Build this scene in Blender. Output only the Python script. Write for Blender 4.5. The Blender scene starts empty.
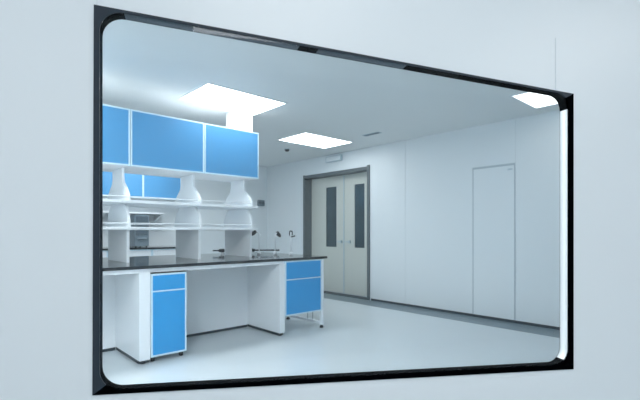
import bpy, bmesh, math, random
from mathutils import Vector, Matrix
random.seed(4)
C = bpy.context.scene.collection
H = 1.18            # eye height
CEIL = 2.65
TH = math.radians(42.27)          # direction of the laboratory's long benches
CU, SU = math.cos(TH), math.sin(TH)
def W(u, v, z=0.0):               # room coordinates (along bench, across bench) -> world
    return Vector((u*CU - v*SU, u*SU + v*CU, z))

# ------------------------------------------------------------------ materials
def lin(c):
    r = []
    for x in c:
        x /= 255.0
        r.append(x/12.92 if x <= .04045 else ((x+.055)/1.055)**2.4)
    return r
def mat(name, rgb, rough=.5, metal=0.0, var=.03, scale=6.0, spec=.5, bump=0.0, coat=0.0):
    m = bpy.data.materials.new(name); m.use_nodes = True
    nt = m.node_tree; b = nt.nodes['Principled BSDF']
    tc = nt.nodes.new('ShaderNodeTexCoord')
    n = nt.nodes.new('ShaderNodeTexNoise'); n.inputs['Scale'].default_value = scale; n.inputs['Detail'].default_value = 4
    nt.links.new(tc.outputs['Object'], n.inputs['Vector'])
    mx = nt.nodes.new('ShaderNodeMix'); mx.data_type = 'RGBA'
    c = lin(rgb)
    mx.inputs['A'].default_value = [max(0, x*(1-var)) for x in c]+[1]
    mx.inputs['B'].default_value = [min(1, x*(1+var)) for x in c]+[1]
    nt.links.new(n.outputs['Fac'], mx.inputs['Factor'])
    nt.links.new(mx.outputs['Result'], b.inputs['Base Color'])
    b.inputs['Roughness'].default_value = rough
    b.inputs['Metallic'].default_value = metal
    b.inputs['Specular IOR Level'].default_value = spec
    b.inputs['Coat Weight'].default_value = coat
    if bump:
        bp = nt.nodes.new('ShaderNodeBump'); bp.inputs['Strength'].default_value = bump; bp.inputs['Distance'].default_value = .002
        nt.links.new(n.outputs['Fac'], bp.inputs['Height']); nt.links.new(bp.outputs['Normal'], b.inputs['Normal'])
    return m
def emis(name, rgb, s):
    m = bpy.data.materials.new(name); m.use_nodes = True
    nt = m.node_tree; nt.nodes.clear()
    e = nt.nodes.new('ShaderNodeEmission'); o = nt.nodes.new('ShaderNodeOutputMaterial')
    e.inputs['Color'].default_value = lin(rgb)+[1]; e.inputs['Strength'].default_value = s
    nt.links.new(e.outputs[0], o.inputs[0]); return m
def glass(name, tint, refl):
    m = bpy.data.materials.new(name); m.use_nodes = True
    nt = m.node_tree; nt.nodes.clear()
    t = nt.nodes.new('ShaderNodeBsdfTransparent'); t.inputs[0].default_value = lin(tint)+[1]
    g = nt.nodes.new('ShaderNodeBsdfGlossy'); g.inputs['Roughness'].default_value = .02
    x = nt.nodes.new('ShaderNodeMixShader'); x.inputs[0].default_value = refl
    o = nt.nodes.new('ShaderNodeOutputMaterial')
    nt.links.new(t.outputs[0], x.inputs[1]); nt.links.new(g.outputs[0], x.inputs[2]); nt.links.new(x.outputs[0], o.inputs[0])
    return m
M = dict(
    wall=mat('cleanroom_wall_panel', (222,228,231), .45, var=.012, scale=1.5),
    front=mat('corridor_wall_panel', (222,228,232), .4, var=.015, scale=1.2),
    ceil=mat('ceiling_panel', (226,229,229), .6, var=.012, scale=1.2),
    floor=mat('vinyl_floor', (205,213,217), .28, var=.04, scale=3.0),
    band=mat('painted_floor_reflection', (104,122,131), .3, var=.04, scale=4.0),  # soft dark reflection on the floor, put into a strip's colour
    base=mat('dark_skirting', (38,50,58), .5),
    joint=mat('panel_joint_sealant', (178,190,198), .6),
    dim_joint=mat('faint_joint_sealant', (210,217,221), .6),
    white=mat('white_powder_coated_steel', (236,239,242), .35, var=.01),
    trimw=mat('pale_blue_edge_band', (205,228,240), .35, var=.01),
    shelf=mat('white_shelf_board', (234,238,241), .35, var=.01),
    blue=mat('blue_laminate_upper', (74,146,196), .4, var=.03, scale=3.0),
    blue2=mat('blue_laminate_lower', (30,152,218), .4, var=.03, scale=3.0),
    black=mat('black_epoxy_resin', (20,26,32), .09, var=.05, spec=.6),
    rubber=mat('black_rubber', (18,22,26), .6),
    plast=mat('black_plastic', (30,36,44), .4),
    steel=mat('brushed_steel', (190,198,204), .3, .9),
    silver=mat('polished_aluminium_spacer', (248,249,250), .4, .25),
    slate=mat('slate_grey_gasket', (34,42,50), .8, spec=0.0),
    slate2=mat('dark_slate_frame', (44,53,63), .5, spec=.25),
    greysp=mat('grey_spacer_bar', (90,99,107), .7, spec=.05),
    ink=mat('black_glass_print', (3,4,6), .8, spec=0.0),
    jamb=mat('dark_grey_door_frame', (84,94,98), .45),
    leaf=mat('grey_green_door_leaf', (198,202,195), .4, var=.012),
    dark_glass=mat('dark_door_glazing', (48,68,76), .08, var=.45, scale=5.0),
    grey=mat('grey_appliance_enamel', (112,128,138), .4),
    dgrey=mat('dark_grey_appliance_front', (78,92,102), .35),
    dull=mat('pale_grey_plastic', (176,194,203), .5),
    lamp=emis('room_light_diffuser', (254,254,254), 9.5),
    fill_rear=emis('added_rear_fill_diffuser', (254,254,254), 20.0),  # glow of the added panel over the rear aisle
    fill_bright=emis('added_fill_diffuser', (255,254,252), 31.0),  # glow of the added fill panels, stronger than the visible ones
    lamp_soft=emis('soft_room_light_diffuser', (255,253,249), 3.0),
    fill_corridor=emis('added_corridor_diffuser', (251,252,252), 7.3),  # glow of the added corridor panels
    glass=glass('window_glass', (250,252,253), .02),
)

# ------------------------------------------------------------------ geometry helpers
class MB:
    def __init__(s): s.bm = bmesh.new()
    def box(s, a, b, bev=0.0):
        a = Vector(a); b = Vector(b)
        r = bmesh.ops.create_cube(s.bm, size=1)
        for v in r['verts']:
            v.co = Vector(((a.x+b.x)/2+v.co.x*(b.x-a.x), (a.y+b.y)/2+v.co.y*(b.y-a.y), (a.z+b.z)/2+v.co.z*(b.z-a.z)))
        if bev:
            es = {e for v in r['verts'] for e in v.link_edges}
            bmesh.ops.bevel(s.bm, geom=list(es), offset=bev, segments=2, affect='EDGES')
        return s
    def tube(s, pts, rad, seg=12):
        pts = [Vector(p) for p in pts]
        rads = rad if isinstance(rad, (list, tuple)) else [rad]*len(pts)
        rings = []; up = None
        for i, p in enumerate(pts):
            d = (pts[min(i+1, len(pts)-1)] - pts[max(i-1, 0)]).normalized()
            if up is None: up = Vector((0,0,1)) if abs(d.z) < .9 else Vector((1,0,0))
            x = up.cross(d).normalized(); y = d.cross(x).normalized(); up = y
            rings.append([s.bm.verts.new(p + (x*math.cos(2*math.pi*k/seg)+y*math.sin(2*math.pi*k/seg))*rads[i]) for k in range(seg)])
        for a, b in zip(rings, rings[1:]):
            for k in range(seg): s.bm.faces.new((a[k], a[(k+1)%seg], b[(k+1)%seg], b[k]))
        s.bm.faces.new(rings[0][::-1]); s.bm.faces.new(rings[-1])
        return s
    def prism(s, poly, ext, place):        # 2-D polygon, extruded between ext[0], ext[1]; place(a,b,t)->co
        f = [s.bm.verts.new(place(a, b, ext[0])) for a, b in poly]
        g = [s.bm.verts.new(place(a, b, ext[1])) for a, b in poly]
        s.bm.faces.new(f); s.bm.faces.new(g[::-1])
        n = len(poly)
        for i in range(n): s.bm.faces.new((f[i], g[i], g[(i+1)%n], f[(i+1)%n]))
        return s
    def strip(s, A, B, close=False):       # quads between two point rows
        a = [s.bm.verts.new(p) for p in A]; b = [s.bm.verts.new(p) for p in B]
        n = len(a)
        for i in range(n if close else n-1):
            s.bm.faces.new((a[i], b[i], b[(i+1)%n], a[(i+1)%n]))
        return s
def obj(name, mb, m, parent=None, smooth=False, loc=None, rotz=None, bevel=0):
    bmesh.ops.recalc_face_normals(mb.bm, faces=mb.bm.faces)
    me = bpy.data.meshes.new(name); mb.bm.to_mesh(me); mb.bm.free()
    if isinstance(m, str): m = M[m]
    me.materials.append(m)
    if smooth:
        for p in me.polygons: p.use_smooth = True
    o = bpy.data.objects.new(name, me); C.objects.link(o)
    if parent: o.parent = parent
    if loc is not None: o.location = loc
    if rotz is not None: o.rotation_euler[2] = rotz
    if bevel:
        b = o.modifiers.new('bevel', 'BEVEL'); b.width = bevel; b.segments = 2; b.limit_method = 'ANGLE'
    return o
def tag(o, label, cat, group=None):
    o['label'] = label; o['category'] = cat
    if group: o['group'] = group
    return o
def thing(name, label, cat, u, v, z=0.0, group=None, rot=0.0):
    o = bpy.data.objects.new(name, None); C.objects.link(o)
    o.location = W(u, v, z); o.rotation_euler[2] = TH + rot; o.empty_display_size = .1
    return tag(o, label, cat, group)
def struct(name, mb, m, room=False, parent=None):
    o = obj(name, mb, m, parent)
    if room: o.rotation_euler[2] = TH
    if not parent: o['kind'] = 'structure'
    return o
def copy_tree(o, parent=None):
    c = o.copy(); C.objects.link(c)
    if parent: c.parent = parent
    for ch in list(o.children): copy_tree(ch, c)
    return c
def relabel(o, label, group=None):
    o['label'] = label
    if group: o['group'] = group

# ------------------------------------------------------------------ window wall plane
F = 423.0
Dn = Vector((1399, 423, 0)).normalized()      # along the corridor wall
Nn = Vector((-Dn.y, Dn.x, 0))                 # into the laboratory
P0 = Vector((-.534*1.1, 1.1, 0))
def onwall(px, py, t=0.0):                    # photo position -> (along, height) on the wall plane at depth t
    k = (px-320)/F
    base = P0 + Nn*t
    Y = (base.y*Dn.x - base.x*Dn.y) / (Dn.x - k*Dn.y)
    p = Vector((k*Y, Y, 0))
    return ((p-base).dot(Dn), H + (232-py)/F*Y)
def wp(s, z, t): 
    p = P0 + Dn*s + Nn*t
    return Vector((p.x, p.y, z))
T = .037
outer = [onwall(94, 5), onwall(573, 94), onwall(573, 369), onwall(92.6, 395)]
def line(p, q, x): return p[1] + (q[1]-p[1])*(x-p[0])/(q[0]-p[0])
tp = lambda x: line((170, 27.5), (500, 86.8), x)
bt = lambda x: line((170, 382.4), (500, 364.6), x)
inner = [onwall(102.5, tp(102.5), T), onwall(560, tp(560), T), onwall(560, bt(560), T), onwall(102.5, bt(102.5), T)]
def fillet(poly, r, n=10):                    # returns per-corner arcs
    arcs = []
    for i, p in enumerate(poly):
        p = Vector(p); a = (Vector(poly[i-1])-p).normalized(); b = (Vector(poly[(i+1)%len(poly)])-p).normalized()
        ang = a.angle(b); d = r/math.tan(ang/2)
        c = p + (a+b).normalized()*(r/math.sin(ang/2))
        s = p+a*d; e = p+b*d
        a0 = math.atan2((s-c).y, (s-c).x); a1 = math.atan2((e-c).y, (e-c).x)
        while a1-a0 > math.pi: a1 -= 2*math.pi
        while a1-a0 < -math.pi: a1 += 2*math.pi
        arcs.append([(c.x+r*math.cos(a0+(a1-a0)*k/n), c.y+r*math.sin(a0+(a1-a0)*k/n)) for k in range(n+1)])
    return arcs
arcs = fillet(inner, .055)

# corridor wall with the opening cut in it
TW = .0385
S0, S1 = -4.6, 6.2
ring_o = [(S0, CEIL), (S1, CEIL), (S1, 0), (S0, 0)]
mb = MB()
for t in (0.0, TW):
    mb.strip([wp(*p, t) for p in ring_o], [wp(*p, t) for p in outer], close=True)
mb.strip([wp(*p, 0) for p in outer], [wp(*p, TW) for p in outer], close=True)
mb.strip([wp(*p, 0) for p in ring_o], [wp(*p, TW) for p in ring_o], close=True)
bmesh.ops.remove_doubles(mb.bm, verts=mb.bm.verts, dist=1e-5)
struct('wall_front', mb, 'front')
# window: frame bars, spacer, panes
win = bpy.data.objects.new('window_1', None); C.objects.link(win); win['kind'] = 'structure'
win.location = wp((outer[0][0]+outer[1][0])/2, outer[3][1], 0)
bpy.context.view_layer.update()
def wpart(name, mb, m, smooth=False, label=None):
    o = obj(name, mb, m, None, smooth)
    o.parent = win; o.matrix_parent_inverse = win.matrix_world.inverted()
    if label: o['label'] = label
    return o
h = 5
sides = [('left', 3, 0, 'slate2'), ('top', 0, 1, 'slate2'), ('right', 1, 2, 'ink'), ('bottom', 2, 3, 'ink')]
for nm, i, j, m in sides:
    inn = arcs[i][h:] + arcs[j][:h+1]
    out = [outer[i]] + [None]*(len(inn)-2) + [outer[j]]
    L = len(inn)
    a = Vector(outer[i]); b = Vector(outer[j])
    outp = []
    for k, p in enumerate(inn):               # foot of each inner point on the outer side
        if k == 0: outp.append(tuple(a)); continue
        if k == L-1: outp.append(tuple(b)); continue
        d = (b-a).normalized(); q = a + d*max(0.0, min((b-a).length, (Vector(p)-a).dot(d))); outp.append(tuple(q))
    mb = MB()
    mb.strip([wp(*p, -.003) for p in outp], [wp(*p, -.003) for p in inn])
    mb.strip([wp(*p, .004) for p in outp], [wp(*p, .004) for p in inn])
    mb.strip([wp(*p, -.003) for p in outp], [wp(*p, .004) for p in outp])
    mb.strip([wp(*p, -.003) for p in inn], [wp(*p, .004) for p in inn])
    bmesh.ops.remove_doubles(mb.bm, verts=mb.bm.verts, dist=1e-5)
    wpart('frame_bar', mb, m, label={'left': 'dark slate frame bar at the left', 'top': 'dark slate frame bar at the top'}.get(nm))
def spacer(name, row, m, label=None, t0=.004, t1=T, th=.004):
    # row of (s,z) along the inner outline; thickness goes outwards from the window centre
    cx = sum(p[0] for p in inner)/4; cz = sum(p[1] for p in inner)/4
    def off(k):
        a = Vector(row[max(k-1,0)]); b = Vector(row[min(k+1,len(row)-1)])
        d = (b-a).normalized(); n = Vector((-d.y, d.x)); p = Vector(row[k])
        if n.dot(p-Vector((cx, cz))) < 0: n = -n
        return tuple(p+n*th)
    ro = [off(k) for k in range(len(row))]
    mb = MB()
    mb.strip([wp(*p, t0) for p in row], [wp(*p, t1) for p in row])
    mb.strip([wp(*p, t1) for p in row], [wp(*p, t1) for p in ro])
    mb.strip([wp(*p, t1) for p in ro], [wp(*p, t0) for p in ro])
    mb.strip([wp(*p, t0) for p in ro], [wp(*p, t0) for p in row])
    bmesh.ops.remove_doubles(mb.bm, verts=mb.bm.verts, dist=1e-5)
    wpart(name, mb, m, True, label)
# split the top run at the clip block seen near its middle
tl, tr = Vector(arcs[0][-1]), Vector(arcs[1][0])
def top_at(px):
    s = onwall(px, tp(px), T)[0]; f = (s-tl.x)/(tr.x-tl.x); return tuple(tl+(tr-tl)*f)
xs = [tuple(tl), top_at(297), top_at(315.5), top_at(402), tuple(tr)]
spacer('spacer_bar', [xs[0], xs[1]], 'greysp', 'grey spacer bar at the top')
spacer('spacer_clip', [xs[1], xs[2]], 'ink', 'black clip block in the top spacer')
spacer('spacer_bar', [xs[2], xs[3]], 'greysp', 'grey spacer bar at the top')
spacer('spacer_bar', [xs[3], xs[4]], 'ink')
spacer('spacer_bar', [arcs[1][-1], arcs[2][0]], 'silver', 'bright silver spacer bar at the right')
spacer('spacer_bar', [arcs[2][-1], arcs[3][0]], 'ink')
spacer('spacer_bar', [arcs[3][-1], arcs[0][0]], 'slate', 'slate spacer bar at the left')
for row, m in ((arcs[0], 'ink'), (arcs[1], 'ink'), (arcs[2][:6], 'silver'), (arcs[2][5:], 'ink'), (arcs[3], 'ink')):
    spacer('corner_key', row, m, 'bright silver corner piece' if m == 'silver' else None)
# rear border ring
for k in range(4):
    i, j = sides[k][1], sides[k][2]
    inn = arcs[i][h:] + arcs[j][:h+1]
    a = Vector(outer[i]); b = Vector(outer[j]); d = (b-a).normalized()
    outp = [tuple(a)] + [tuple(a + d*max(0.0, min((b-a).length, (Vector(p)-a).dot(d)))) for p in inn[1:-1]] + [tuple(b)]
    mb = MB()
    mb.strip([wp(*p, T+.0005) for p in outp], [wp(*p, T+.0005) for p in inn])
    mb.strip([wp(*p, TW) for p in outp], [wp(*p, TW) for p in inn])
    mb.strip([wp(*p, T+.0005) for p in inn], [wp(*p, TW) for p in inn])
    bmesh.ops.remove_doubles(mb.bm, verts=mb.bm.verts, dist=1e-5)
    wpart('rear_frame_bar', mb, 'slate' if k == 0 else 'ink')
loop = [p for a in arcs for p in a]
for nm, t in (('front_pane', .0005), ('rear_pane', T-.004)):
    mb = MB(); e = .0025
    mb.prism(loop, (t, t+e), lambda a, b, tt: wp(a, b, tt))
    wpart(nm, mb, 'glass')
# joints between the corridor wall panels
def wall_joint(name, px, z0, z1, m):
    s = onwall(px, 60)[0]; mb = MB()
    mb.prism([(s-.001, z0), (s+.001, z0), (s+.001, z1), (s-.001, z1)], (-.0015, .001), lambda a, b, t: wp(a, b, t))
    struct(name, mb, m)
s556 = onwall(555.5, 92); s97 = onwall(97, 5)
wall_joint('trim_1', 555.5, s556[1], onwall(555.5, 38)[1], 'dim_joint')
wall_joint('trim_2', 97, s97[1], 2.62, 'dim_joint')

# ------------------------------------------------------------------ laboratory shell
UF, VB, UL = 5.56, 7.9, -1.5
def wall_y_at(u, fixed_u=True):
    # v where the line u=const meets the corridor wall's inner face
    q = P0 + Nn*TW
    a = W(u, 0); d = W(u, 1)-a
    return ((q-a).dot(Nn))/d.dot(Nn)
vF, vL = wall_y_at(UF), wall_y_at(UL)
def room_poly(z): return [W(UL, vL, z), W(UF, vF, z), W(UF, VB, z), W(UL, VB, z)]
def slab(z0, z1, pts):
    mb = MB(); mb.prism([(p.x, p.y) for p in pts], (z0, z1), lambda a, b, t: Vector((a, b, t))); return mb
cor = [wp(S0, 0, 0), wp(S1, 0, 0), wp(S1, 0, -2.6), wp(S0, 0, -2.6)]
allp = [W(UL-.1, vL-.2, 0), wp(S0, 0, -2.6), wp(S1, 0, -2.6), wp(S1, 0, .05), W(UF+.5, VB+.1, 0), W(UL-.1, VB+.1, 0)]
struct('floor', slab(-.1, 0, allp), 'floor')
struct('ceiling', slab(CEIL, CEIL+.1, allp), 'ceil')
# far wall with the double-door recess
DV0, DV1, DZ, RD = 4.86, 6.60, 2.30, .22
mb = MB()
mb.box((UF, vF, 0), (UF+RD+.06, DV0, CEIL)); mb.box((UF, DV1, 0), (UF+RD+.06, VB+.1, CEIL))
mb.box((UF, DV0, DZ), (UF+RD+.06, DV1, CEIL))
struct('wall_far', mb, 'wall', True)
struct('wall_back', MB().box((UL-.1, VB, 0), (UF, VB+.1, CEIL)), 'wall', True)
struct('wall_left', MB().box((UL-.1, vL, 0), (UL, VB, CEIL)), 'wall', True)
def cbox(s0, s1, t0, t1, z0, z1):
    mb = MB(); mb.prism([(s0, t0), (s1, t0), (s1, t1), (s0, t1)], (z0, z1), lambda a, b, t: wp(a, t, b)); return mb
struct('wall_corridor', cbox(S0, S1, -2.7, -2.6, 0, CEIL), 'front')
struct('wall_corridor_left', cbox(S0-.1, S0, -2.6, 0, 0, CEIL), 'front')
struct('wall_corridor_right', cbox(S1, S1+.1, -2.6, 0, 0, CEIL), 'front')
# skirting + strip that paints its dark reflection and shadow on the floor
mb = MB(); mb.box((UF-.012, vF+.03, 0), (UF, DV0-.06, .035)); mb.box((UF-.012, DV1+.02, 0), (UF, VB, .035))
struct('baseboard_far', mb, 'base', True)
struct('baseboard_back', MB().box((UL, VB-.012, 0), (UF-.012, VB, .035)), 'base', True)
struct('trim_3', MB().box((UF-.42, vF+.3, 0), (UF-.013, VB-.02, .002)), 'band', True)  # no real trim: paints the skirting's reflection and shadow on the floor
# faint vertical joints in the far wall panels
for n, v in enumerate((4.09, 2.352)):
    struct('trim_%d' % (4+n), MB().box((UF-.002, v-.004, (2.08 if n==1 else .036)), (UF, v+.004, CEIL)), 'dim_joint', True)
# double door
d1 = bpy.data.objects.new('door_1', None); C.objects.link(d1); d1['kind'] = 'structure'
d1.location = W(UF, (DV0+DV1)/2); d1.rotation_euler[2] = TH
vm = (DV0+DV1)/2
def L(u, v, z): return (u-UF, v-vm, z)
def dpart(name, mb, m, parent=d1, **k): return obj(name, mb, m, parent, **k)
mb = MB()
mb.box(L(UF-.015, DV1-.03, 0), L(UF+RD, DV1+.015, DZ+.03)); mb.box(L(UF-.02, DV0-.03, 0), L(UF+.03, DV0+.025, DZ+.04))
mb.box(L(UF-.015, DV0, DZ-.035), L(UF+RD, DV1, DZ+.02)); mb.box(L(UF+RD-.05, DV0, 0), L(UF+RD, DV0+.03, DZ))
dpart('door_frame', mb, 'jamb')
dpart('threshold', MB().box(L(UF-.01, DV0, 0), L(UF+RD-.06, DV1, .012)), 'base')
um = UF+RD-.045
def leaf(v0, v1, w0, w1, hand):
    mb = MB()
    z0, z1 = .89, 2.06
    mb.box(L(um, v0, .02), L(um+.045, w0, DZ-.04)); mb.box(L(um, w1, .02), L(um+.045, v1, DZ-.04))
    mb.box(L(um, w0, .02), L(um+.045, w1, z0)); mb.box(L(um, w0, z1), L(um+.045, w1, DZ-.04))
    lf = dpart('door_leaf', mb, 'leaf')
    dpart('vision_panel', MB().box(L(um+.012, w0, z0), L(um+.03, w1, z1)), 'dark_glass', lf)
    hb = MB().box(L(um-.035, min(hand, hand+.12), .985), L(um-.02, max(hand, hand+.12), 1.005), .004)
    hb.box(L(um-.03, hand-.01, .97), L(um, hand+.03, 1.02), .004)
    dpart('handle', hb, 'dull', lf)
def vat(px, u): 
    k = (px-320)/F; return u*(CU-SU*k)/(SU+CU*k)
vs = vat(344, um)
leaf(vs+.004, DV1-.035, vat(336.5, um), vat(326, um), vs+.05)
leaf(DV0+.03, vs-.004, vat(364.5, um), vat(354.5, um), vs-.17)
dpart('astragal', MB().box(L(um-.008, vs-.012, .02), L(um-.001, vs+.012, DZ-.04)), 'dull')
# flush panel door in the far wall
d2 = bpy.data.objects.new('door_2', None); C.objects.link(d2); d2['kind'] = 'structure'
v20, v21, z2 = 2.36, 2.935, 2.06
d2.location = W(UF, (v20+v21)/2); d2.rotation_euler[2] = TH
hw = (v21-v20)/2
mb = MB(); j = .009
mb.box((-.004, -hw-j, .036), (0, -hw+j, z2)); mb.box((-.004, hw-j, .036), (0, hw+j, z2)); mb.box((-.006, -hw-j, z2-.012), (0, hw+j, z2+.018))
obj('door_frame', mb, 'joint', d2)
obj('door_leaf', MB().box((-.003, -hw+j, .036), (0, hw-j, z2-.012)), 'wall', d2)
obj('door_closer', MB().box((-.012, -hw+.03, z2-.07), (-.003, -hw+.09, z2-.05), .003), 'dull', d2)

# ------------------------------------------------------------------ ceiling fittings
def ceiling_light(u0, u1, v0, v1, label, group, m='lamp'):
    t = thing('ceiling_light', label, 'ceiling light', (u0+u1)/2, (v0+v1)/2, CEIL, group)
    a, b = (u1-u0)/2, (v1-v0)/2
    mb = MB(); w = .02
    mb.box((-a-w, -b-w, -.008), (a+w, -b, 0)); mb.box((-a-w, b, -.008), (a+w, b+w, 0))
    mb.box((-a-w, -b, -.008), (-a, b, 0)); mb.box((a, -b, -.008), (a+w, b, 0))
    obj('light_frame', mb, 'white', t)
    obj('diffuser', MB().box((-a, -b, -.006), (a, b, -.001)), m, t)
    return t
g = 'recessed ceiling light panels and added fill panels'
ceiling_light(1.99, 2.95, 3.83, 4.47, 'large glowing recessed ceiling light panel above the white service column and blue wall cabinets', g)
ceiling_light(4.04, 5.03, 4.76, 5.42, 'glowing recessed ceiling light panel in front of the grey double door, near the smoke detector', g)
ceiling_light(4.6, 5.25, 1.33, 1.98, 'glowing ceiling light panel cut off by the upper right window corner', g, 'lamp_soft')
# unseen panels added as fill light for bench fronts, rack and rear aisle
ceiling_light(-.25, .75, 3.83, 4.47, 'added unseen fill light panel beyond the left end of the island bench', g, 'fill_bright')
ceiling_light(-.3, .7, 1.5, 2.14, 'added unseen fill light panel just inside the observation window', g, 'fill_bright')
ceiling_light(1.99, 2.95, 6.3, 6.95, 'added unseen fill light panel over the rear aisle behind the blue wall cabinets', g, 'fill_rear')
t = thing('smoke_detector', 'small dark round detector on the ceiling left of the far light panel', 'smoke detector', 4.606, 5.935, CEIL)
obj('detector_base', MB().tube([(0,0,0), (0,0,-.012)], .05, 20), 'dull', t)
obj('detector_head', MB().tube([(0,0,-.012), (0,0,-.03), (0,0,-.045)], [.042,.038,.025], 20), 'plast', t)
t = thing('ceiling_vent', 'faint pale rectangular air vent flush in the grey ceiling', 'vent', 4.84, 4.17, CEIL)
obj('vent_frame', MB().box((-.05,-.16,-.004), (.05,.16,0)), 'dull', t)
mb = MB()
for k in range(4): mb.box((-.035+k*.02, -.14, -.007), (-.028+k*.02, .14, -.004))
obj('slats', mb, 'grey', t)
t = thing('wall_vent', 'pale grey box-shaped sign on the wall above the double door', 'sign box', UF, 5.70, 2.50)
obj('housing', MB().box((-.05,-.21,0), (0,.21,.11), .006), 'dull', t)
obj('front_plate', MB().box((-.053,-.185,.015), (-.05,.185,.095)), 'wall', t)
t.name = 'sign_box'

# ------------------------------------------------------------------ island bench
VFR = 3.82
UE = 3.60
gI = 'island bench'
o = obj('worktop', MB().box((0,0,0), (UE-.3, 1.56, .028), .004), 'black', None, loc=W(.3, VFR, .852), rotz=TH)
tag(o, 'long black glossy worktop of the island bench', 'worktop')
t = thing('bench_frame', 'white frame with knee-hole panels carrying the long black island worktop', 'bench frame', .3, VFR)
def B(u, v, z): return (u-.3, v-VFR, z)
mb = MB().box(B(.32, VFR+.03, .815), B(2.945, VFR+.05, .852)); mb.box(B(.32, 5.34, .815), B(3.5, 5.36, .852)); mb.box(B(3.52, VFR+.08, .815), B(3.55, 5.34, .852))
obj('apron_rail', mb, 'white', t)
obj('modesty_panel', MB().box(B(.32, 4.5, .03), B(1.33, 4.53, .852)), 'white', t)
obj('modesty_panel', MB().box(B(1.40, 4.5, .03), B(2.87, 4.53, .852)), 'white', t)
for a, b in ((1.33, 1.428), (2.87, 2.945)):
    obj('side_panel', MB().box(B(a, VFR+.012, .035), B(b, 4.5 if a < 2 else 4.53, .815), .003), 'white', t)
    obj('plinth', MB().box(B(a+.004, VFR+.045, .006), B(b-.004, 4.5, .035)), 'base', t)
    obj('levelling_foot', MB().tube([B((a+b)/2, VFR+.06, 0), B((a+b)/2, VFR+.06, .035)], .022, 12), 'rubber', t)
obj('plinth', MB().box(B(.32, 4.503, 0), B(1.33, 4.527, .03)), 'base', t)
obj('plinth', MB().box(B(1.40, 4.503, 0), B(2.87, 4.527, .03)), 'base', t)
def leg_frame(u, v0, v1):
    lf = MB().box(B(u, v0, .035), B(u+.04, v0+.04, .815 if u<3 else .852), .003)
    lf.box(B(u, v1-.04, .035), B(u+.04, v1, .815), .003); lf.box(B(u, v0+.04, .045), B(u+.04, v1-.04, .075), .003)
    lf = obj('leg_frame', lf, 'white', t)
    for v in (v0+.02, v1-.02):
        obj('levelling_foot', MB().tube([B(u+.02, v, 0), B(u+.02, v, .012), B(u+.02, v, .035)], [.026,.024,.01], 12), 'rubber', lf)
leg_frame(3.515, VFR+.02, 4.55)
leg_frame(3.515, 4.75, 5.36)
leg_frame(.34, VFR+.06, 4.45)
for v in (4.02, 4.12): obj('support_rod', MB().tube([B(3.53, v, .075), B(3.53, v, .22)], .006, 8), 'steel', t)
def cabinet(name, label, cat, u0, u1, z0, z1, zs, dep, castors, split=True, blue='blue2', v=VFR+.012, dark_top=False, group=None, fr=.016):
    t = thing(name, label, cat, (u0+u1)/2, v, 0, group)
    a = (u1-u0)/2
    mb = MB().box((-a, .02, z0), (a, dep, z1), .002)
    obj('body', mb, 'white', t)
    w = fr                                   # pale rim round the fronts
    mb = MB()
    mb.box((-a, 0, z0), (-a+w, .02, z1)); mb.box((a-w, 0, z0), (a, .02, z1))
    mb.box((-a+w, 0, z0), (a-w, .02, z0+w)); mb.box((-a+w, 0, z1-w), (a-w, .02, z1))
    obj('front_rim', mb, 'trimw', t)
    if split:
        d = obj('drawer', MB().box((-a+w, .002, zs+.008), (a-w, .019, z1-w)), blue, t)
        obj('pull_strip', MB().box((-a+w, -.006, zs-.004), (a-w, .018, zs+.0075)), 'trimw', d)
        dz = zs-.0045
    else: dz = z1-w
    obj('door', MB().box((-a+w, .002, z0+w), (a-w, .019, dz)), blue, t)
    if dark_top: obj('top_board', MB().box((-a, .0, z1), (a, dep, z1+.009)), 'rubber', t)
    if castors:
        for x in (-a+.035, a-.035):
            for y in (.05, dep-.05):
                c = obj('castor', MB().box((x-.014, y-.012, .045), (x+.014, y+.02, z0)), 'steel', t)
                obj('wheel', MB().tube([(x-.012, y, .025), (x+.012, y, .025)], .025, 14), 'rubber', c)
    return t
cabinet('mobile_cabinet', 'tall narrow blue-fronted white cabinet on castors under the left of the island worktop', 'cabinet',
        1.432, 1.768, .05, .802, .640, .55, True, dark_top=True)
cabinet('hanging_cabinet', 'wide blue-fronted cabinet hung clear of the floor under the right end of the island worktop', 'cabinet',
        2.949, 3.512, .215, .848, .628, .52, False)

# reagent rack on the island
RV = 4.61
rack = thing('reagent_rack', 'white open two-tier shelf rack standing on the island worktop under the blue wall cabinets', 'shelf rack', 2.1, RV, .88)
prof = [(.30,0),(.30,.345),(.335,.350),(.325,.42),(.295,.49),(.25,.545),(.195,.585),(.185,.603),(.335,.610),(.32,.66),(.28,.71),(.22,.76),(.165,.80),(.15,.86),(.15,.943)]
poly = prof + [(-a, b) for a, b in reversed(prof)]
for u in (.58, 1.39, 2.14, 2.80):
    obj('upright', MB().prism(poly, (u-2.1-.014, u-2.1+.014), lambda a, b, t: Vector((t, a, b))), 'white', rack, bevel=.003)
for z in (.35, .61):
    sh = obj('shelf', MB().box((.5-2.1, -.336, z-.028), (2.88-2.1, .336, z), .003), 'shelf', rack)
    for y in (-.328, .328):
        obj('guard_rail', MB().tube([(.52-2.1, y, z+.035), (2.86-2.1, y, z+.035)], .0045, 8), 'white', sh)
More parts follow.
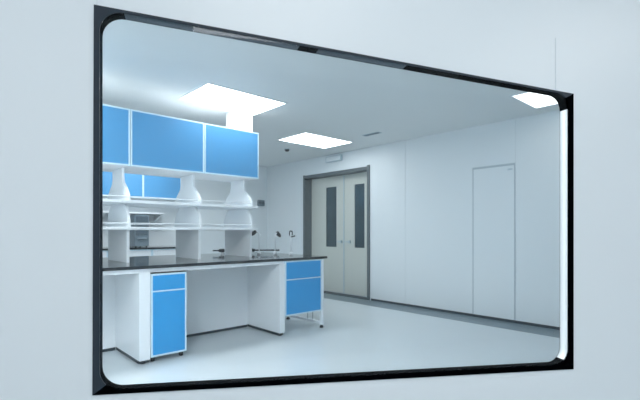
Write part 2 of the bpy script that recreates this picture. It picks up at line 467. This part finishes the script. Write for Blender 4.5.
# wall cabinets over the rack
gW = 'blue wall cabinets over the island'
for (a, b, lab) in ((.60, 1.405, 'blue wall cabinet cut off by the left window edge, leftmost of three in the row'),
                    (1.411, 2.187, 'blue wall cabinet in the middle of the row of three'),
                    (2.193, 2.905, 'blue wall cabinet at the right end of the row, below the white service column')):
    t = thing('wall_cabinet', lab, 'cabinet', (a+b)/2, 4.30, 1.825, gW)
    w = (b-a)/2; hh = .555
    obj('body', MB().box((-w, .02, 0), (w, .58, hh), .002), 'white', t)
    mb = MB(); r = .014
    mb.box((-w, 0, 0), (-w+r, .02, hh)); mb.box((w-r, 0, 0), (w, .02, hh)); mb.box((-w+r, 0, 0), (w-r, .02, r)); mb.box((-w+r, 0, hh-r), (w-r, .02, hh))
    obj('front_rim', mb, 'trimw', t)
    obj('door', MB().box((-w+r, .003, r), (w-r, .019, hh-r)), 'blue', t)
o = obj('service_column', MB().box((-.13,-.1,0), (.13,.1,CEIL-2.381), .003), 'white', None, loc=W(2.785, 4.55, 2.381), rotz=TH)
tag(o, 'white square service column between the right wall cabinet and the ceiling', 'column')

# taps and small items on the worktop
def tap(u, v, topz, label, lean=0.0, double=False):
    t = thing('laboratory_tap', label, 'tap', u, v, .88, 'white taps on the right end of the island worktop', rot=lean)
    hz = topz-.88
    obj('base', MB().tube([(0,0,0),(0,0,.03),(0,0,.04)], [.026,.024,.013], 16), 'white', t, True)
    pts = [(0,0,.035), (0,0,hz-.03)] + [(.04-.04*math.cos(a), 0, hz-.03+.04*math.sin(a)) for a in (.5, 1.0, 1.57, 2.1)]
    obj('spout', MB().tube(pts, .008, 10), 'white', t, True)
    x, _, z = pts[-1]
    obj('nozzle', MB().tube([(x-.02,0,z+.015), (x+.02,0,z-.02), (x+.045,0,z-.045)], [.024,.026,.012], 12), 'plast', t, True)
    obj('lever', MB().tube([(0,0,hz-.05), (-.02,-.055,hz-.035)], [.009,.007], 8), 'plast' if double else 'white', t, True)
tap(3.18, 4.70, 1.175, 'slim white tap with dark nozzle, leftmost of the three on the worktop', 2.5)
tap(3.33, 4.55, 1.155, 'slim white tap with dark nozzle, middle of the three on the worktop', 0.2)
tap(3.40, 4.30, 1.165, 'slim white tap with dark nozzle and dark lever, nearest the double door', 0.9, True)
def wand(u, v, ln, label, flip=1, rot=-.75):
    t = thing('spray_wand', label, 'spray wand', u, v, .93, 'spray wands on the worktop', rot=rot)
    obj('rod', MB().tube([(0,0,0), (flip*ln,0,.0)], .009, 8), 'plast', t, True)
    obj('stand', MB().tube([(0,0,-.05), (0,0,-.045), (0,0,0)], [.03,.012,.012], 12), 'white', t, True)
    obj('handle', MB().tube([(-.04*flip,0,0),(-.03*flip,0,0),(.03*flip,0,0),(.05*flip,0,0)], [.012,.024,.022,.008], 12), 'plast', t, True)
wand(3.23, 4.95, .38, 'thin dark spray wand held just above the worktop below the white taps')
wand(2.85, 5.1, .12, 'short dark spray wand held above the worktop behind the shelf rack', -1)

# ------------------------------------------------------------------ rear bench against the back wall
U0, U1 = 1.3, 3.42
o = obj('worktop', MB().box((0,0,0), (U1-U0, .72, .028), .004), 'black', None, loc=W(U0, 7.17, .892), rotz=TH)
tag(o, 'black worktop of the rear bench seen through the open rack', 'worktop')
for k in range(3):
    a = U0+.02+k*.695
    cabinet('base_cabinet', ['white base cabinet at the left of the rear bench', 'white base cabinet in the middle of the rear bench', 'white base cabinet at the right end of the rear bench'][k],
            'cabinet', a, a+.69, .0, .89, .64, .68, False, v=7.19, blue='white', group='base cabinets of the rear bench')
for k in range(3):
    a = 1.30+k*.69
    t = thing('wall_cabinet', ['rear blue wall cabinet, leftmost over the rear bench', 'rear blue wall cabinet in the middle over the rear bench', 'rear blue wall cabinet, rightmost, seen through the open rack'][k],
              'cabinet', a+.345, 7.53, 1.77, 'wall cabinets over the rear bench')
    w = .343
    obj('body', MB().box((-w, .02, 0), (w, .365, .6)), 'white', t)
    mb = MB(); r = .014
    mb.box((-w, 0, 0), (-w+r, .02, .6)); mb.box((w-r, 0, 0), (w, .02, .6)); mb.box((-w+r, 0, 0), (w-r, .02, r)); mb.box((-w+r, 0, .6-r), (w-r, .02, .6))
    obj('front_rim', mb, 'trimw', t)
    obj('door', MB().box((-w+r, .003, r), (w-r, .019, .6-r)), 'blue', t)
t = thing('wall_shelf', 'thin white wall shelf below the rear blue cabinets', 'shelf', 2.1, 7.9, 1.5)
obj('board', MB().box((-.78, -.3, 0), (1.0, 0, .03), .003), 'shelf', t)
for x in (-.7, 0, .92):
    obj('bracket', MB().prism([(0,-.12),(0,0),(-.26,0),(-.26,-.02)], (x-.008, x+.008), lambda a, b, tt: Vector((tt, a, b))), 'white', t)
t = thing('laboratory_appliance', 'grey upright appliance standing on the rear worktop', 'appliance', 2.62, 7.60, .92)
obj('body', MB().box((-.12,-.18,.012), (.12,.2,.555), .01), 'grey', t)
obj('front_panel', MB().box((-.10,-.188,.2), (.10,-.18,.53), .003), 'dgrey', t)
obj('handle', MB().box((-.08,-.205,.14), (.08,-.188,.16), .004), 'steel', t)
for x in (-.09, .09):
    for y in (-.14, .16): obj('foot', MB().tube([(x,y,0),(x,y,.013)], .015, 8), 'rubber', t)
t = thing('wall_socket', 'small dark grey socket box on the back wall right of the shelf rack', 'socket', 5.38, 7.9, 1.76)
obj('box', MB().box((-.085,-.05,0), (.085,0,.13), .006), 'grey', t)
for x in (-.042, .042): obj('outlet', MB().tube([(x,-.05,.065), (x,-.058,.065)], .03, 14), 'dgrey', t)

# ------------------------------------------------------------------ unseen corridor lights added to light the window wall
for s, lab in ((-1.6, 'added unseen corridor light to the left of the observation window'), (.75, 'added unseen corridor light in front of the observation window'), (3.1, 'added unseen corridor light to the right of the observation window')):
    t = bpy.data.objects.new('ceiling_light', None); C.objects.link(t)  # added unseen corridor light
    t.location = wp(s, CEIL, -1.5); t.rotation_euler[2] = math.atan2(Dn.y, Dn.x)
    tag(t, lab, 'ceiling light', 'added corridor lights')
    mb = MB(); a, b, w = .5, .5, .02
    mb.box((-a-w,-b-w,-.008),(a+w,-b,0)); mb.box((-a-w,b,-.008),(a+w,b+w,0)); mb.box((-a-w,-b,-.008),(-a,b,0)); mb.box((a,-b,-.008),(a+w,b,0))
    obj('light_frame', mb, 'white', t)
    obj('diffuser', MB().box((-a,-b,-.006),(a,b,-.001)), 'fill_corridor', t)

# ------------------------------------------------------------------ world, camera, view
w = bpy.data.worlds.new('sky'); w.use_nodes = True
w.node_tree.nodes['Background'].inputs[0].default_value = (.75,.85,.95,1); w.node_tree.nodes['Background'].inputs[1].default_value = .3
bpy.context.scene.world = w
cd = bpy.data.cameras.new('camera'); cam = bpy.data.objects.new('camera', cd); C.objects.link(cam)
cam.location = (0, 0, H); cam.rotation_euler = (math.pi/2, 0, 0)
cd.sensor_width = 36; cd.lens = F/640*36; cd.shift_y = 32/640; cd.clip_start = .02
sc = bpy.context.scene
sc.camera = cam
sc.view_settings.view_transform = 'Standard'; sc.view_settings.look = 'None'
sc.view_settings.gamma = 1; sc.view_settings.use_curve_mapping = False
sc.view_settings.exposure = 0.0
sc.cycles.use_denoising = True
sc.cycles.max_bounces = 16; sc.cycles.diffuse_bounces = 10; sc.cycles.transparent_max_bounces = 16
